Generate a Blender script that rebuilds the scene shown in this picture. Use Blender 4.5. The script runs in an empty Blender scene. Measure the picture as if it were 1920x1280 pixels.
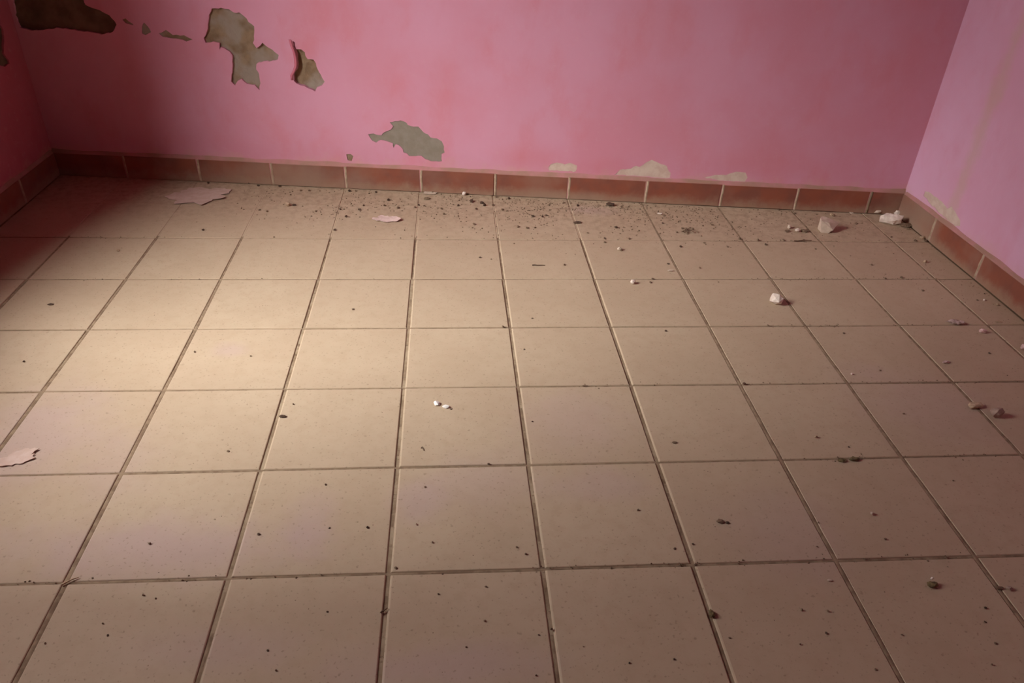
import bpy, bmesh, math, random
from mathutils import Vector, Matrix, noise
from mathutils.geometry import delaunay_2d_cdt

scene = bpy.context.scene
C = scene.collection

# ------------------------------------------------------------------ measured data (metres)
COLS = {-4: [-1.32, 0.0],
 -3: [-0.9906, 0.0009],
 -2: [-0.6731, -0.0054],
 -1: [-0.3327, 0.0005],
 0: [-0.001, 0.0001],
 1: [0.3245, -0.0035],
 2: [0.6583, -0.0025],
 3: [0.9894, -0.0014],
 4: [1.3301, 0.0055],
 5: [1.6533, -0.0014],
 6: [1.9696, 0.0011]}
ROWS = {0: [0.0, 0.0],
 1: [-0.3289, -0.0027],
 2: [-0.6606, 0.0005],
 3: [-0.9912, 0.0005],
 4: [-1.3155, -0.0013],
 5: [-1.6496, 0.0013],
 6: [-1.9811, -0.0018],
 7: [-2.31, 0.0],
 8: [-2.64, 0.0],
 9: [-2.97, 0.0],
 10: [-3.3, 0.0],
 11: [-3.63, 0.0],
 12: [-3.96, 0.0]}
BACK = [0.1629, -0.1025]
BACK_JOINTS = [-1.3101, -0.9818, -0.657, -0.3283, 0.0069, 0.336, 0.6618, 1.0051, 1.3382, 1.669, 1.9887]
XL = -1.613
XR = 2.125
BACK_HOLES = [('brown mortar bared by the tall torn patch, with a lobe on the right',
  [[-0.8136, 0.7274], [-0.7745, 0.7311], [-0.7472, 0.7283], [-0.7298, 0.7172], [-0.7064, 0.7162], [-0.6867, 0.7051], [-0.6725, 0.6857], [-0.6538, 0.6664],
   [-0.6552, 0.6419], [-0.6651, 0.6045], [-0.6571, 0.5841], [-0.638, 0.5954], [-0.6277, 0.6062], [-0.6125, 0.5903], [-0.582, 0.5729], [-0.5684, 0.5588],
   [-0.5751, 0.5416], [-0.6092, 0.5337], [-0.6429, 0.5301], [-0.6661, 0.5227], [-0.6695, 0.499], [-0.6592, 0.478], [-0.6593, 0.4454], [-0.668, 0.4164], [-0.6835, 0.4333],
   [-0.7187, 0.4383], [-0.7383, 0.457], [-0.7532, 0.4476], [-0.7696, 0.4293], [-0.7826, 0.4463], [-0.7738, 0.4727], [-0.7628, 0.5268], [-0.7587, 0.5524],
   [-0.7695, 0.5666], [-0.7896, 0.5782], [-0.8021, 0.5818], [-0.8102, 0.5731], [-0.8037, 0.5984], [-0.8294, 0.6014], [-0.861, 0.5958], [-0.8686, 0.6141],
   [-0.8491, 0.6375], [-0.8392, 0.6684], [-0.8287, 0.703]],
  0.012, 0),
 ('brown mortar bared by the small wedge with a dark left edge',
  [[-0.5018, 0.62], [-0.4991, 0.587], [-0.4928, 0.5664], [-0.4923, 0.5327], [-0.4997, 0.5067], [-0.5157, 0.4845], [-0.5165, 0.4585], [-0.5063, 0.4502], [-0.4762, 0.4385],
   [-0.446, 0.4267], [-0.4334, 0.4185], [-0.4226, 0.4366], [-0.3991, 0.4464], [-0.3885, 0.4644], [-0.3994, 0.4898], [-0.4128, 0.5107], [-0.4169, 0.5361],
   [-0.4244, 0.5484], [-0.4505, 0.5515], [-0.4588, 0.5763], [-0.4706, 0.5883], [-0.4903, 0.5874], [-0.4962, 0.612]],
  0.022, 0),
 ('grey mortar bared low down, just above the baseboard',
  [[-0.2195, 0.2467], [-0.1961, 0.2501], [-0.1641, 0.2447], [-0.154, 0.2592], [-0.1351, 0.2671], [-0.1187, 0.2725], [-0.1064, 0.2893], [-0.1218, 0.3024],
   [-0.1007, 0.3126], [-0.0595, 0.3123], [-0.0442, 0.2946], [-0.0214, 0.2887], [-0.0007, 0.2897], [0.0218, 0.2699], [0.0423, 0.2593], [0.0536, 0.2458], [0.0767, 0.2445],
   [0.0997, 0.2339], [0.1087, 0.2083], [0.1131, 0.1823], [0.1013, 0.1769], [0.0985, 0.1405], [0.0514, 0.1382], [0.0281, 0.1492], [0.0096, 0.1604], [-0.042, 0.1603],
   [-0.0672, 0.1759], [-0.078, 0.1992], [-0.1008, 0.21], [-0.1087, 0.1906], [-0.1146, 0.2141], [-0.1353, 0.2178], [-0.1628, 0.2259], [-0.1844, 0.2131], [-0.205, 0.2192],
   [-0.2134, 0.2329]],
  0.004, 1),
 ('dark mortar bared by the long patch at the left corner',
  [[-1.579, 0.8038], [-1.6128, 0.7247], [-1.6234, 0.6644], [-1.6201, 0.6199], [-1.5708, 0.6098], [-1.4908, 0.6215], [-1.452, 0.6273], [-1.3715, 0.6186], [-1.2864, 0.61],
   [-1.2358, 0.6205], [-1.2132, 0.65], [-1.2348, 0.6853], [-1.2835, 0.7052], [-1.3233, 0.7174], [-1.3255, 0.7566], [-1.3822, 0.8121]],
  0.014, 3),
 ('mortar seen in the crack left of the tall patch',
  [[-1.0473, 0.6247], [-1.014, 0.6384], [-0.9893, 0.6211], [-0.9461, 0.6189], [-0.9155, 0.6079], [-0.9392, 0.5986], [-0.9812, 0.607], [-1.035, 0.6108]], 0.005, 0),
 ('mortar seen in a tiny chip beside the long patch', [[-1.1852, 0.6674], [-1.1706, 0.6741], [-1.1487, 0.6569], [-1.1458, 0.6509], [-1.175, 0.6557]], 0.005, 0),
 ('mortar seen in a small chip between the two upper patches',
  [[-1.1121, 0.6463], [-1.0975, 0.6631], [-1.0833, 0.6394], [-1.0772, 0.6274], [-1.1059, 0.6159], [-1.1155, 0.6216]], 0.004, 0),
 ('mortar seen in a small dark nick left of the low grey patch', [[-0.3219, 0.1538], [-0.3029, 0.1571], [-0.292, 0.1456], [-0.3006, 0.1258], [-0.317, 0.1274]], 0.004, 0),
 ('pale plaster bared above the joint, largest pale patch',
  [[0.8625, 0.1173], [0.8855, 0.143], [0.9201, 0.1471], [0.9509, 0.1632], [0.9698, 0.1617], [0.9951, 0.1823], [1.0169, 0.193], [1.0463, 0.1824], [1.0858, 0.1675],
   [1.1064, 0.1393], [1.1054, 0.1147], [1.0513, 0.1144], [0.9872, 0.1186]],
  0.0018, 2),
 ('pale plaster bared in a low strip above a joint',
  [[0.5691, 0.1346], [0.5772, 0.1544], [0.6073, 0.1608], [0.6428, 0.1553], [0.6658, 0.1612], [0.6945, 0.153], [0.6923, 0.1236], [0.6216, 0.125], [0.5745, 0.1251]],
  0.0015, 2),
 ('pale plaster bared in a thin strip near the right corner',
  [[1.2613, 0.1249], [1.3052, 0.1418], [1.3521, 0.1417], [1.391, 0.1583], [1.4336, 0.1556], [1.4473, 0.1342], [1.4374, 0.114], [1.3288, 0.116]], 0.0015, 2)]
RIGHT_HOLES = [('pale plaster bared along the top of the baseboard near the corner',
  [[-0.1752, 0.141], [-0.1758, 0.1604], [-0.2088, 0.1689], [-0.2604, 0.1664], [-0.3126, 0.167], [-0.3526, 0.1539], [-0.3714, 0.1733], [-0.408, 0.1639], [-0.4485, 0.1476],
   [-0.462, 0.1263], [-0.4316, 0.1148], [-0.3299, 0.1208], [-0.2429, 0.1284]],
  0.002, 2)]
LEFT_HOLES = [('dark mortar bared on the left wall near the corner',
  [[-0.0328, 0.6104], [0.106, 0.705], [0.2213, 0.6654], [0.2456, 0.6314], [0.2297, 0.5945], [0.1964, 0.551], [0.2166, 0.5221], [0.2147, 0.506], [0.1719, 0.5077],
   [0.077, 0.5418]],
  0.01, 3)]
FLAP = [[-0.5078, 0.6239], [-0.5042, 0.5992], [-0.4962, 0.5746], [-0.4947, 0.5495], [-0.4955, 0.524], [-0.5047, 0.5022], [-0.5182, 0.4822], [-0.5182, 0.4627]]
FLOOR_STAINS = [[-0.5006, -1.8896, 0.3, 0.09, 0.8], [-0.188, -1.838, 0.06, 0.09, 0.6], [-0.9328, -1.5111, 0.16, 0.2, 0.7], [0.0564, -1.7613, 0.07, 0.07, 0.6],
 [0.116, -2.2079, 0.22, 0.05, 0.6], [0.4752, -1.4796, 0.16, 0.14, 0.4], [0.2047, -1.7019, 0.14, 0.1, 0.4], [-0.5356, -1.11, 0.05, 0.04, 0.5],
 [0.506, -1.7299, 0.12, 0.06, 0.45], [1.3969, -1.2686, 0.1, 0.06, 0.3], [0.7508, -0.0358, 0.1, 0.05, 0.5], [0.9152, -1.9009, 0.15, 0.15, 0.35],
 [-0.3224, -2.1485, 0.16, 0.05, 0.4], [1.513, -1.4307, 0.2, 0.16, 0.35], [-0.6725, -1.6189, 0.1, 0.12, 0.35]]
WALL_STAINS = [[0.4544, 0.175, 0.12, 0.05, 0.8], [0.1186, 0.5135, 0.07, 0.12, 0.45], [0.9771, 0.7577, 0.12, 0.16, 0.45], [-0.199, 0.5628, 0.22, 0.16, 0.4],
 [0.8077, 0.1464, 0.14, 0.04, 0.5], [1.5691, 0.1962, 0.25, 0.06, 0.5], [-0.4371, 0.5939, 0.03, 0.06, 0.8], [1.7671, 0.3238, 0.12, 0.25, 0.35],
 [1.9866, 0.7623, 0.08, 0.35, 0.5], [-0.3382, 0.7203, 0.25, 0.1, 0.3]]
STREAK = [-0.3807, 0.4522]
BIG = [('plaster_chunk', 1.7326, -0.2272, 0.0906, 0.0679, 'beige', 'largest chunk of debris, pale beige wedge near the back right corner', 0.0),
 ('plaster_chunk', 2.0481, -0.1462, 0.1118, 0.0606, 'chalk', 'long white crumbled plaster chunk lying in the back right corner', -35),
 ('plaster_chunk', 2.1268, -0.0645, 0.0524, 0.0333, 'chalk', 'smaller white plaster lump behind the long corner chunk', 0.0),
 ('plaster_chip', 2.0408, -0.0424, 0.0239, 0.0382, 'beige', 'thin upright plaster sliver against the back baseboard near the corner', 70),
 ('stone', 1.2748, -0.8382, 0.0564, 0.0451, 'chalk', 'white stone alone on the tiles below the largest plaster chunk', 0.0),
 ('stone', 1.5693, -0.2077, 0.0204, 0.0204, 'beige', 'left pebble of the pale pair left of the largest chunk', 0.0),
 ('stone', 1.5919, -0.2396, 0.0247, 0.0202, 'chalk', 'right and brighter pebble of the pale pair left of the largest chunk', 0.0),
 ('soil_clump', 1.627, -0.2392, 0.0405, 0.0203, 'soil', 'dark soil clump between the pale pebble pair and the largest chunk', 0.0),
 ('soil_clump', 1.5499, -0.2401, 0.0314, 0.0157, 'soil', 'dark soil clump left of the pale pebble pair', 0.0),
 ('soil_clump', 2.104, -0.1789, 0.0694, 0.0324, 'soil', 'dark soil clump right of the white corner chunk', 0.0),
 ('plaster_chip', 2.1118, -0.3022, 0.0359, 0.0202, 'tan', 'tan plaster chip at the foot of the right baseboard near the corner', 20),
 ('soil_clump', 2.1117, -0.328, 0.02, 0.0156, 'soil', 'dark soil clump touching the tan chip by the right baseboard', 0.0),
 ('stone', 2.0021, -0.523, 0.019, 0.0147, 'tan', 'small tan pebble below the tan chip, beside the right baseboard', 0.0),
 ('plaster_chip', 1.8605, -0.9831, 0.0695, 0.0293, 'mauve', 'mauve mottled plaster chip lying across a joint at right', -10),
 ('stone', 1.9187, -1.0418, 0.0252, 0.0216, 'pink', 'pinkish pebble just right of the mauve mottled chip', 0.0),
 ('plaster_chip', 2.0209, -0.9739, 0.0313, 0.0129, 'tan', 'tan flat chip near the right baseboard with a dark shadow', 0),
 ('stone', 2.06, -0.8267, 0.0116, 0.0116, 'chalk', 'tiny whitish grain by the right baseboard above the tan flat chip', 0.0),
 ('stone', 2.0894, -0.8574, 0.0153, 0.0115, 'tan', 'tan grain closest to the right baseboard above the tan flat chip', 0.0),
 ('plaster_chip', 1.6921, -1.2155, 0.0336, 0.0151, 'mauve', 'grey mauve chip on the tile below the mauve mottled chip', 15),
 ('stone', 1.3555, -1.2735, 0.0098, 0.0081, 'chalk', 'tiny white grain by the joint below the lone white stone', 0.0),
 ('plaster_chip', 1.6468, -1.4411, 0.0557, 0.0279, 'tan', 'brown tilted chip on a joint at right, left of the brown stone', 8),
 ('stone', 1.6834, -1.4839, 0.0412, 0.0366, 'brown', 'brown stone at far right beside the tilted brown chip', 0.0),
 ('stone', 1.9972, -1.1435, 0.0279, 0.0244, 'pink', 'pinkish stone cut off by the right edge of the photo', 0.0),
 ('stone', 1.1193, -1.5634, 0.0116, 0.0116, 'tan', 'tan pebble with a dark shadow in the middle of a tile, lower right', 0.0),
 ('stone', 1.1396, -1.8478, 0.0115, 0.0102, 'beige', 'pale pebble alone on a tile, lower right', 0.0),
 ('soil_clump', 1.1741, -2.0603, 0.0301, 0.0185, 'moss', 'dark mossy soil clump near the lower right corner', 0.0),
 ('stone', 1.1721, -2.0531, 0.0081, 0.0105, 'chalk', 'white grain resting on the mossy soil clump', 0),
 ('soil_clump', 1.3199, -2.0718, 0.0209, 0.0093, 'soil', 'black soil clump left of the small brown stone, lower right corner', 0.0),
 ('stone', 1.3396, -2.0754, 0.0162, 0.0116, 'brown', 'small brown stone right of the black soil clump, lower right corner', 0.0),
 ('plaster_chip', 0.9522, -2.0373, 0.0139, 0.007, 'beige', 'pale flat chip on a tile right of the lower middle', 0),
 ('stone', 0.7938, -0.697, 0.0232, 0.0213, 'chalk', 'white pebble on the tile right of the middle of the floor', 0.0),
 ('stone', 0.7971, -0.4223, 0.021, 0.0189, 'beige', 'pale pebble directly above the white pebble', 0.0),
 ('plaster_chip', 0.9589, -0.5972, 0.024, 0.012, 'beige', 'pale chip touching a joint right of the white pebble', 0),
 ('plaster_chip', 1.0442, -0.0653, 0.0278, 0.0116, 'chalk', 'white chip by the back baseboard, left of the dark litter tangle', -12),
 ('soil_clump', 0.8393, 0.0247, 0.0472, 0.0307, 'dark', 'blackest soil clump in the litter along the back baseboard', -30),
 ('soil_clump', 0.6688, -0.1659, 0.0448, 0.0157, 'dark', 'dark soil clump at a joint end in the back litter', 0.0),
 ('stone', 0.1976, 0.1269, 0.0215, 0.0215, 'chalk', 'brightest white grain in the litter along the back baseboard', 0.0),
 ('soil_clump', 0.2291, 0.0543, 0.0164, 0.0258, 'dark', 'dark soil crumb pair left piece, right of the brightest white grain', 0.0),
 ('soil_clump', 0.273, 0.0372, 0.021, 0.0187, 'dark', 'dark soil crumb pair right piece, right of the brightest white grain', 0.0),
 ('paint_flake', 0.0454, 0.142, 0.0573, 0.0167, 'beige', 'pale flake leaning at the back baseboard joint', 0),
 ('soil_clump', 0.0326, 0.0802, 0.0376, 0.0188, 'soil', 'dark soil clump in front of the pale flake at the back baseboard', 0.0),
 ('stone', -0.5508, -0.0084, 0.0272, 0.0249, 'tan', 'tan pebble by the back wall, left of the middle', 0.0),
 ('soil_clump', -0.5252, -0.0022, 0.0204, 0.0159, 'dark', 'dark soil crumb touching the tan pebble by the back wall', 0.0),
 ('plaster_chip', 0.095, -1.3954, 0.0223, 0.0193, 'white', 'bright white chip, larger half of the pair in the middle of the floor', -30),
 ('plaster_chip', 0.1202, -1.4104, 0.0252, 0.0148, 'white', 'bright white chip, smaller half of the pair in the middle of the floor', -12),
 ('soil_clump', 0.135, -1.4179, 0.0089, 0.0059, 'dark', 'dark crumb at the tip of the bright white chip pair', 0.0),
 ('paint_flake', -0.9417, 0.0886, 0.2392, 0.092, 'pinkpale', 'large pale pink paint flake lying by the back wall, far left', 14),
 ('paint_flake', -0.1294, -0.14, 0.1106, 0.0398, 'pinkwhite', 'whitish pink paint flake on the tile before the back wall', -3),
 ('paint_flake', -0.9334, -1.596, 0.1024, 0.0289, 'pinkpale', 'pink paint flake at the left edge of the photo', 24),
 ('litter_tangle', 1.1243, -0.2346, 0.0846, 0.0401, 'soil', 'brown tangle of fibres and soil in the back litter', 0.0),
 ('twig', 0.4652, -0.5553, 0.048, 0.006, 'dark', 'short straight dark twig on the tile in the middle distance', 0),
 ('soil_clump', -0.3181, -1.4405, 0.0201, 0.0115, 'dark', 'dark oval pellet on a joint, left of the middle', 0.0),
 ('twig', 0.0617, -1.5831, 0.0151, 0.0041, 'soil', 'tiny twig standing in a tile below the bright white chip pair', -70),
 ('soil_clump', -1.169, -0.8367, 0.0244, 0.0087, 'dark', 'dark flat crumb on the floor at far left', 0.0),
 ('stone', -1.0924, -0.4443, 0.0139, 0.0119, 'tan', 'tan grain on the dim tiles at far left', 0.0),
 ('twig', -0.6533, -1.9773, 0.0331, 0.0055, 'tan', 'tan stick wedged at a joint crossing, lower left', 35),
 ('twig', -0.0034, -2.0764, 0.0173, 0.0054, 'soil', 'curled brown fibre in a joint, lower middle', 40),
 ('soil_clump', 0.667, -2.1133, 0.0154, 0.022, 'moss', 'mossy soil clump in a joint, lower right of the middle', 0.0),
 ('soil_clump', 1.1502, -1.6585, 0.0306, 0.0139, 'moss', 'left half of the soil mess on a joint at right', 0.0),
 ('soil_clump', 1.1879, -1.6554, 0.0363, 0.0168, 'moss', 'right half of the soil mess on a joint at right', 0.0),
 ('soil_clump', 0.763, -1.8591, 0.0226, 0.0125, 'soil', 'brown soil clump on a tile, left piece of a pair', 0.0),
 ('soil_clump', 0.7798, -1.863, 0.0125, 0.0075, 'dark', 'dark soil crumb, right piece of a pair on the tile', 0.0),
 ('soil_clump', 0.5265, -1.3183, 0.0218, 0.0078, 'soil', 'soil crumb on a joint right of the floor middle', 0.0),
 ('soil_clump', 0.7265, -1.5752, 0.0198, 0.0085, 'soil', 'faint soil smudge on a tile right of the lower middle', 0.0),
 ('plaster_chip', 1.1886, 0.1243, 0.0439, 0.0195, 'pink', 'pink chip leaning on the back baseboard tile', 0),
 ('paint_flake', 1.9235, -0.0326, 0.0191, 0.0143, 'beige', 'pale speck at the foot of the back baseboard near the corner', 0),
 ('stone', 1.8155, -0.0697, 0.0189, 0.0165, 'tan', 'tan grain behind the largest plaster chunk', 0.0),
 ('twig', 1.5798, -0.3329, 0.0746, 0.0066, 'soil', 'brown fibre lying along a joint below the pale pebble pair', 0)]
CRUMBS = [(-0.5252, -1.8796, 0.0086, 0.55, 5, 0.51, 'only dark crumb on tile: sixth row from back, ninth column from right'),
 (-0.6409, -2.1241, 0.0064, 0.5, 5, 5.04, 'leftmost dark crumb on tile: seventh row from back, ninth column from right'),
 (-0.5497, -2.0838, 0.0053, 0.7, 1, 5.67, 'second dark crumb from left on tile: seventh row from back, ninth column from right'),
 (-0.5307, -2.1112, 0.0061, 0.52, 3, 4.95, 'third dark crumb from left on tile: seventh row from back, ninth column from right'),
 (-0.4938, -2.0186, 0.0081, 0.5, 4, 5.83, 'fourth dark crumb from left on tile: seventh row from back, ninth column from right'),
 (-0.4668, -2.0276, 0.0055, 0.59, 5, 4.43, 'rightmost dark crumb on tile: seventh row from back, ninth column from right'),
 (-0.2958, -1.8614, 0.0087, 0.62, 0, 3.13, 'leftmost dark crumb on tile: sixth row from back, eighth column from right'),
 (-0.1683, -1.7073, 0.0077, 0.55, 0, 6.02, 'second dark crumb from left on tile: sixth row from back, eighth column from right'),
 (-0.1414, -1.8477, 0.0067, 0.44, 0, 4.03, 'third dark crumb from left on tile: sixth row from back, eighth column from right'),
 (-0.0565, -1.849, 0.0089, 0.58, 3, 1.68, 'rightmost dark crumb on tile: sixth row from back, eighth column from right'),
 (0.014, -1.9679, 0.0084, 0.55, 2, 2.99, 'leftmost dark crumb on tile: sixth row from back, seventh column from right'),
 (0.0542, -1.8431, 0.0063, 0.63, 4, 4.84, 'second dark crumb from left on tile: sixth row from back, seventh column from right'),
 (0.0706, -1.722, 0.0066, 0.53, 2, 1.07, 'third dark crumb from left on tile: sixth row from back, seventh column from right'),
 (0.0916, -1.8987, 0.0062, 0.74, 2, 5.55, 'fourth dark crumb from left on tile: sixth row from back, seventh column from right'),
 (0.2792, -1.9195, 0.0067, 0.65, 1, 5.75, 'fifth dark crumb from left on tile: sixth row from back, seventh column from right'),
 (0.2977, -1.9401, 0.0072, 0.68, 0, 1.73, 'rightmost dark crumb on tile: sixth row from back, seventh column from right'),
 (-0.2186, -2.1577, 0.0058, 0.49, 0, 2.7, 'leftmost dark crumb on tile: seventh row from back, eighth column from right'),
 (-0.1944, -2.2017, 0.006, 0.73, 5, 5.67, 'second dark crumb from left on tile: seventh row from back, eighth column from right'),
 (-0.1167, -2.0743, 0.0061, 0.47, 0, 0.67, 'rightmost dark crumb on tile: seventh row from back, eighth column from right'),
 (0.1062, -2.04, 0.0063, 0.7, 4, 5.76, 'leftmost dark crumb on tile: seventh row from back, seventh column from right'),
 (0.1147, -1.9876, 0.0059, 0.38, 0, 3.9, 'second dark crumb from left on tile: seventh row from back, seventh column from right'),
 (0.1613, -2.1673, 0.0054, 0.55, 4, 0.45, 'third dark crumb from left on tile: seventh row from back, seventh column from right'),
 (0.2, -2.1092, 0.0071, 0.56, 5, 0.55, 'fourth dark crumb from left on tile: seventh row from back, seventh column from right'),
 (0.2057, -2.0248, 0.0072, 0.5, 4, 3.14, 'fifth dark crumb from left on tile: seventh row from back, seventh column from right'),
 (0.2917, -2.2337, 0.0055, 0.6, 4, 3.88, 'sixth dark crumb from left on tile: seventh row from back, seventh column from right'),
 (0.3056, -2.146, 0.005, 0.44, 3, 0.45, 'rightmost dark crumb on tile: seventh row from back, seventh column from right'),
 (0.0588, -1.5788, 0.0078, 0.54, 0, 4.19, 'leftmost dark crumb on tile: fifth row from back, seventh column from right'),
 (0.2283, -1.6445, 0.008, 0.55, 0, 3.75, 'rightmost dark crumb on tile: fifth row from back, seventh column from right'),
 (0.5758, -1.8168, 0.0093, 0.59, 4, 0.92, 'leftmost dark crumb on tile: sixth row from back, sixth column from right'),
 (0.6345, -1.9371, 0.0079, 0.48, 0, 4.74, 'rightmost dark crumb on tile: sixth row from back, sixth column from right'),
 (0.6796, -1.9247, 0.0073, 0.5, 0, 1.15, 'leftmost dark crumb on tile: sixth row from back, fifth column from right'),
 (0.9642, -1.9429, 0.0065, 0.47, 4, 2.61, 'rightmost dark crumb on tile: sixth row from back, fifth column from right'),
 (0.3325, -2.1348, 0.0077, 0.68, 2, 3.96, 'leftmost dark crumb on tile: seventh row from back, sixth column from right'),
 (0.391, -2.1762, 0.0047, 0.46, 4, 3.15, 'second dark crumb from left on tile: seventh row from back, sixth column from right'),
 (0.4808, -1.9857, 0.0084, 0.5, 2, 5.33, 'third dark crumb from left on tile: seventh row from back, sixth column from right'),
 (0.4743, -2.2161, 0.0057, 0.65, 3, 3.74, 'fourth dark crumb from left on tile: seventh row from back, sixth column from right'),
 (0.5635, -2.212, 0.0063, 0.6, 3, 0.71, 'fifth dark crumb from left on tile: seventh row from back, sixth column from right'),
 (0.6345, -1.9842, 0.0084, 0.74, 2, 5.23, 'sixth dark crumb from left on tile: seventh row from back, sixth column from right'),
 (0.6451, -1.9846, 0.0065, 0.6, 5, 0.39, 'rightmost dark crumb on tile: seventh row from back, sixth column from right'),
 (0.6875, -2.1697, 0.0073, 0.38, 4, 5.9, 'leftmost dark crumb on tile: seventh row from back, fifth column from right'),
 (0.8249, -2.1903, 0.0056, 0.74, 4, 3.36, 'second dark crumb from left on tile: seventh row from back, fifth column from right'),
 (0.8602, -2.1108, 0.0078, 0.75, 1, 4.43, 'third dark crumb from left on tile: seventh row from back, fifth column from right'),
 (0.8889, -2.1673, 0.0076, 0.51, 0, 2.42, 'fourth dark crumb from left on tile: seventh row from back, fifth column from right'),
 (0.9146, -2.1157, 0.0081, 0.66, 4, 2.38, 'fifth dark crumb from left on tile: seventh row from back, fifth column from right'),
 (0.9524, -2.2513, 0.0071, 0.38, 2, 4.35, 'rightmost dark crumb on tile: seventh row from back, fifth column from right'),
 (0.9973, -1.8705, 0.0069, 0.61, 5, 4.93, 'leftmost dark crumb on tile: sixth row from back, fourth column from right'),
 (1.1336, -1.9266, 0.0079, 0.7, 1, 2.01, 'rightmost dark crumb on tile: sixth row from back, fourth column from right'),
 (1.0438, -2.1777, 0.0061, 0.46, 2, 3.01, 'leftmost dark crumb on tile: seventh row from back, fourth column from right'),
 (1.2478, -1.983, 0.0082, 0.7, 4, 4.93, 'second dark crumb from left on tile: seventh row from back, fourth column from right'),
 (1.2569, -2.1218, 0.0084, 0.61, 3, 0.53, 'third dark crumb from left on tile: seventh row from back, fourth column from right'),
 (1.236, -2.1553, 0.0071, 0.36, 0, 6.27, 'fourth dark crumb from left on tile: seventh row from back, fourth column from right'),
 (1.1893, -2.2516, 0.0062, 0.72, 4, 0.12, 'fifth dark crumb from left on tile: seventh row from back, fourth column from right'),
 (1.2264, -2.2054, 0.008, 0.42, 2, 1.87, 'rightmost dark crumb on tile: seventh row from back, fourth column from right'),
 (1.4086, -1.7402, 0.0077, 0.4, 5, 0.24, 'only dark crumb on tile: sixth row from back, third column from right'),
 (-0.3247, -0.2523, 0.0152, 0.65, 3, 3.91, 'leftmost dark crumb on tile: back row, eighth column from right'),
 (-0.3279, -0.044, 0.0122, 0.71, 0, 0.84, 'second dark crumb from left on tile: back row, eighth column from right'),
 (-0.295, -0.1209, 0.0145, 0.71, 0, 4.21, 'third dark crumb from left on tile: back row, eighth column from right'),
 (-0.3118, 0.1585, 0.0174, 0.63, 3, 5.18, 'fourth dark crumb from left on tile: back row, eighth column from right'),
 (-0.2837, 0.1592, 0.0126, 0.71, 4, 5.75, 'fifth dark crumb from left on tile: back row, eighth column from right'),
 (-0.2473, -0.0482, 0.0157, 0.64, 3, 5.97, 'sixth dark crumb from left on tile: back row, eighth column from right'),
 (-0.2337, -0.0022, 0.0111, 0.7, 0, 5.16, 'seventh dark crumb from left on tile: back row, eighth column from right'),
 (-0.2229, 0.1357, 0.0125, 0.54, 1, 0.87, 'eighth dark crumb from left on tile: back row, eighth column from right'),
 (-0.1935, 0.1488, 0.0174, 0.47, 3, 5.0, 'ninth dark crumb from left on tile: back row, eighth column from right'),
 (-0.1456, -0.0005, 0.0133, 0.7, 2, 3.21, 'tenth dark crumb from left on tile: back row, eighth column from right'),
 (-0.1335, 0.0586, 0.0182, 0.66, 3, 4.48, 'eleventh dark crumb from left on tile: back row, eighth column from right'),
 (-0.0872, -0.0282, 0.0127, 0.56, 5, 5.91, 'twelfth dark crumb from left on tile: back row, eighth column from right'),
 (-0.0853, -0.0224, 0.0177, 0.45, 0, 1.59, 'thirteenth dark crumb from left on tile: back row, eighth column from right'),
 (-0.0153, -0.0153, 0.0153, 0.43, 1, 4.43, 'fourteenth dark crumb from left on tile: back row, eighth column from right'),
 (-0.0001, 0.0082, 0.013, 0.69, 3, 5.82, 'rightmost dark crumb on tile: back row, eighth column from right'),
 (0.0229, 0.0028, 0.013, 0.36, 1, 1.02, 'leftmost dark crumb on tile: back row, seventh column from right'),
 (0.0594, 0.1549, 0.0176, 0.42, 1, 6.25, 'second dark crumb from left on tile: back row, seventh column from right'),
 (0.0989, -0.0304, 0.0136, 0.61, 1, 3.42, 'third dark crumb from left on tile: back row, seventh column from right'),
 (0.1082, -0.0868, 0.0138, 0.71, 5, 2.39, 'fourth dark crumb from left on tile: back row, seventh column from right'),
 (0.17, 0.0057, 0.0141, 0.62, 0, 4.57, 'fifth dark crumb from left on tile: back row, seventh column from right'),
 (0.2257, 0.1089, 0.0107, 0.39, 3, 2.1, 'sixth dark crumb from left on tile: back row, seventh column from right'),
 (0.2338, -0.1881, 0.0158, 0.65, 1, 5.82, 'seventh dark crumb from left on tile: back row, seventh column from right'),
 (0.2476, -0.0277, 0.0136, 0.52, 0, 5.62, 'eighth dark crumb from left on tile: back row, seventh column from right'),
 (0.2835, 0.0079, 0.0177, 0.73, 0, 4.61, 'ninth dark crumb from left on tile: back row, seventh column from right'),
 (0.321, 0.0145, 0.0177, 0.58, 1, 2.05, 'rightmost dark crumb on tile: back row, seventh column from right'),
 (0.3398, 0.1053, 0.017, 0.65, 5, 3.88, 'leftmost dark crumb on tile: back row, sixth column from right'),
 (0.3599, -0.0371, 0.0171, 0.62, 5, 0.32, 'second dark crumb from left on tile: back row, sixth column from right'),
 (0.3799, -0.0482, 0.0129, 0.43, 1, 5.68, 'third dark crumb from left on tile: back row, sixth column from right'),
 (0.3959, 0.0881, 0.0151, 0.64, 0, 4.97, 'fourth dark crumb from left on tile: back row, sixth column from right'),
 (0.4133, -0.212, 0.0166, 0.57, 5, 4.77, 'fifth dark crumb from left on tile: back row, sixth column from right'),
 (0.4522, -0.222, 0.0172, 0.53, 5, 5.98, 'sixth dark crumb from left on tile: back row, sixth column from right'),
 (0.4751, -0.0408, 0.0123, 0.38, 4, 3.02, 'seventh dark crumb from left on tile: back row, sixth column from right'),
 (0.4855, -0.1028, 0.0173, 0.56, 0, 6.19, 'eighth dark crumb from left on tile: back row, sixth column from right'),
 (0.4837, -0.2164, 0.0135, 0.52, 1, 0.46, 'ninth dark crumb from left on tile: back row, sixth column from right'),
 (0.526, -0.1078, 0.0136, 0.74, 3, 4.88, 'tenth dark crumb from left on tile: back row, sixth column from right'),
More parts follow.
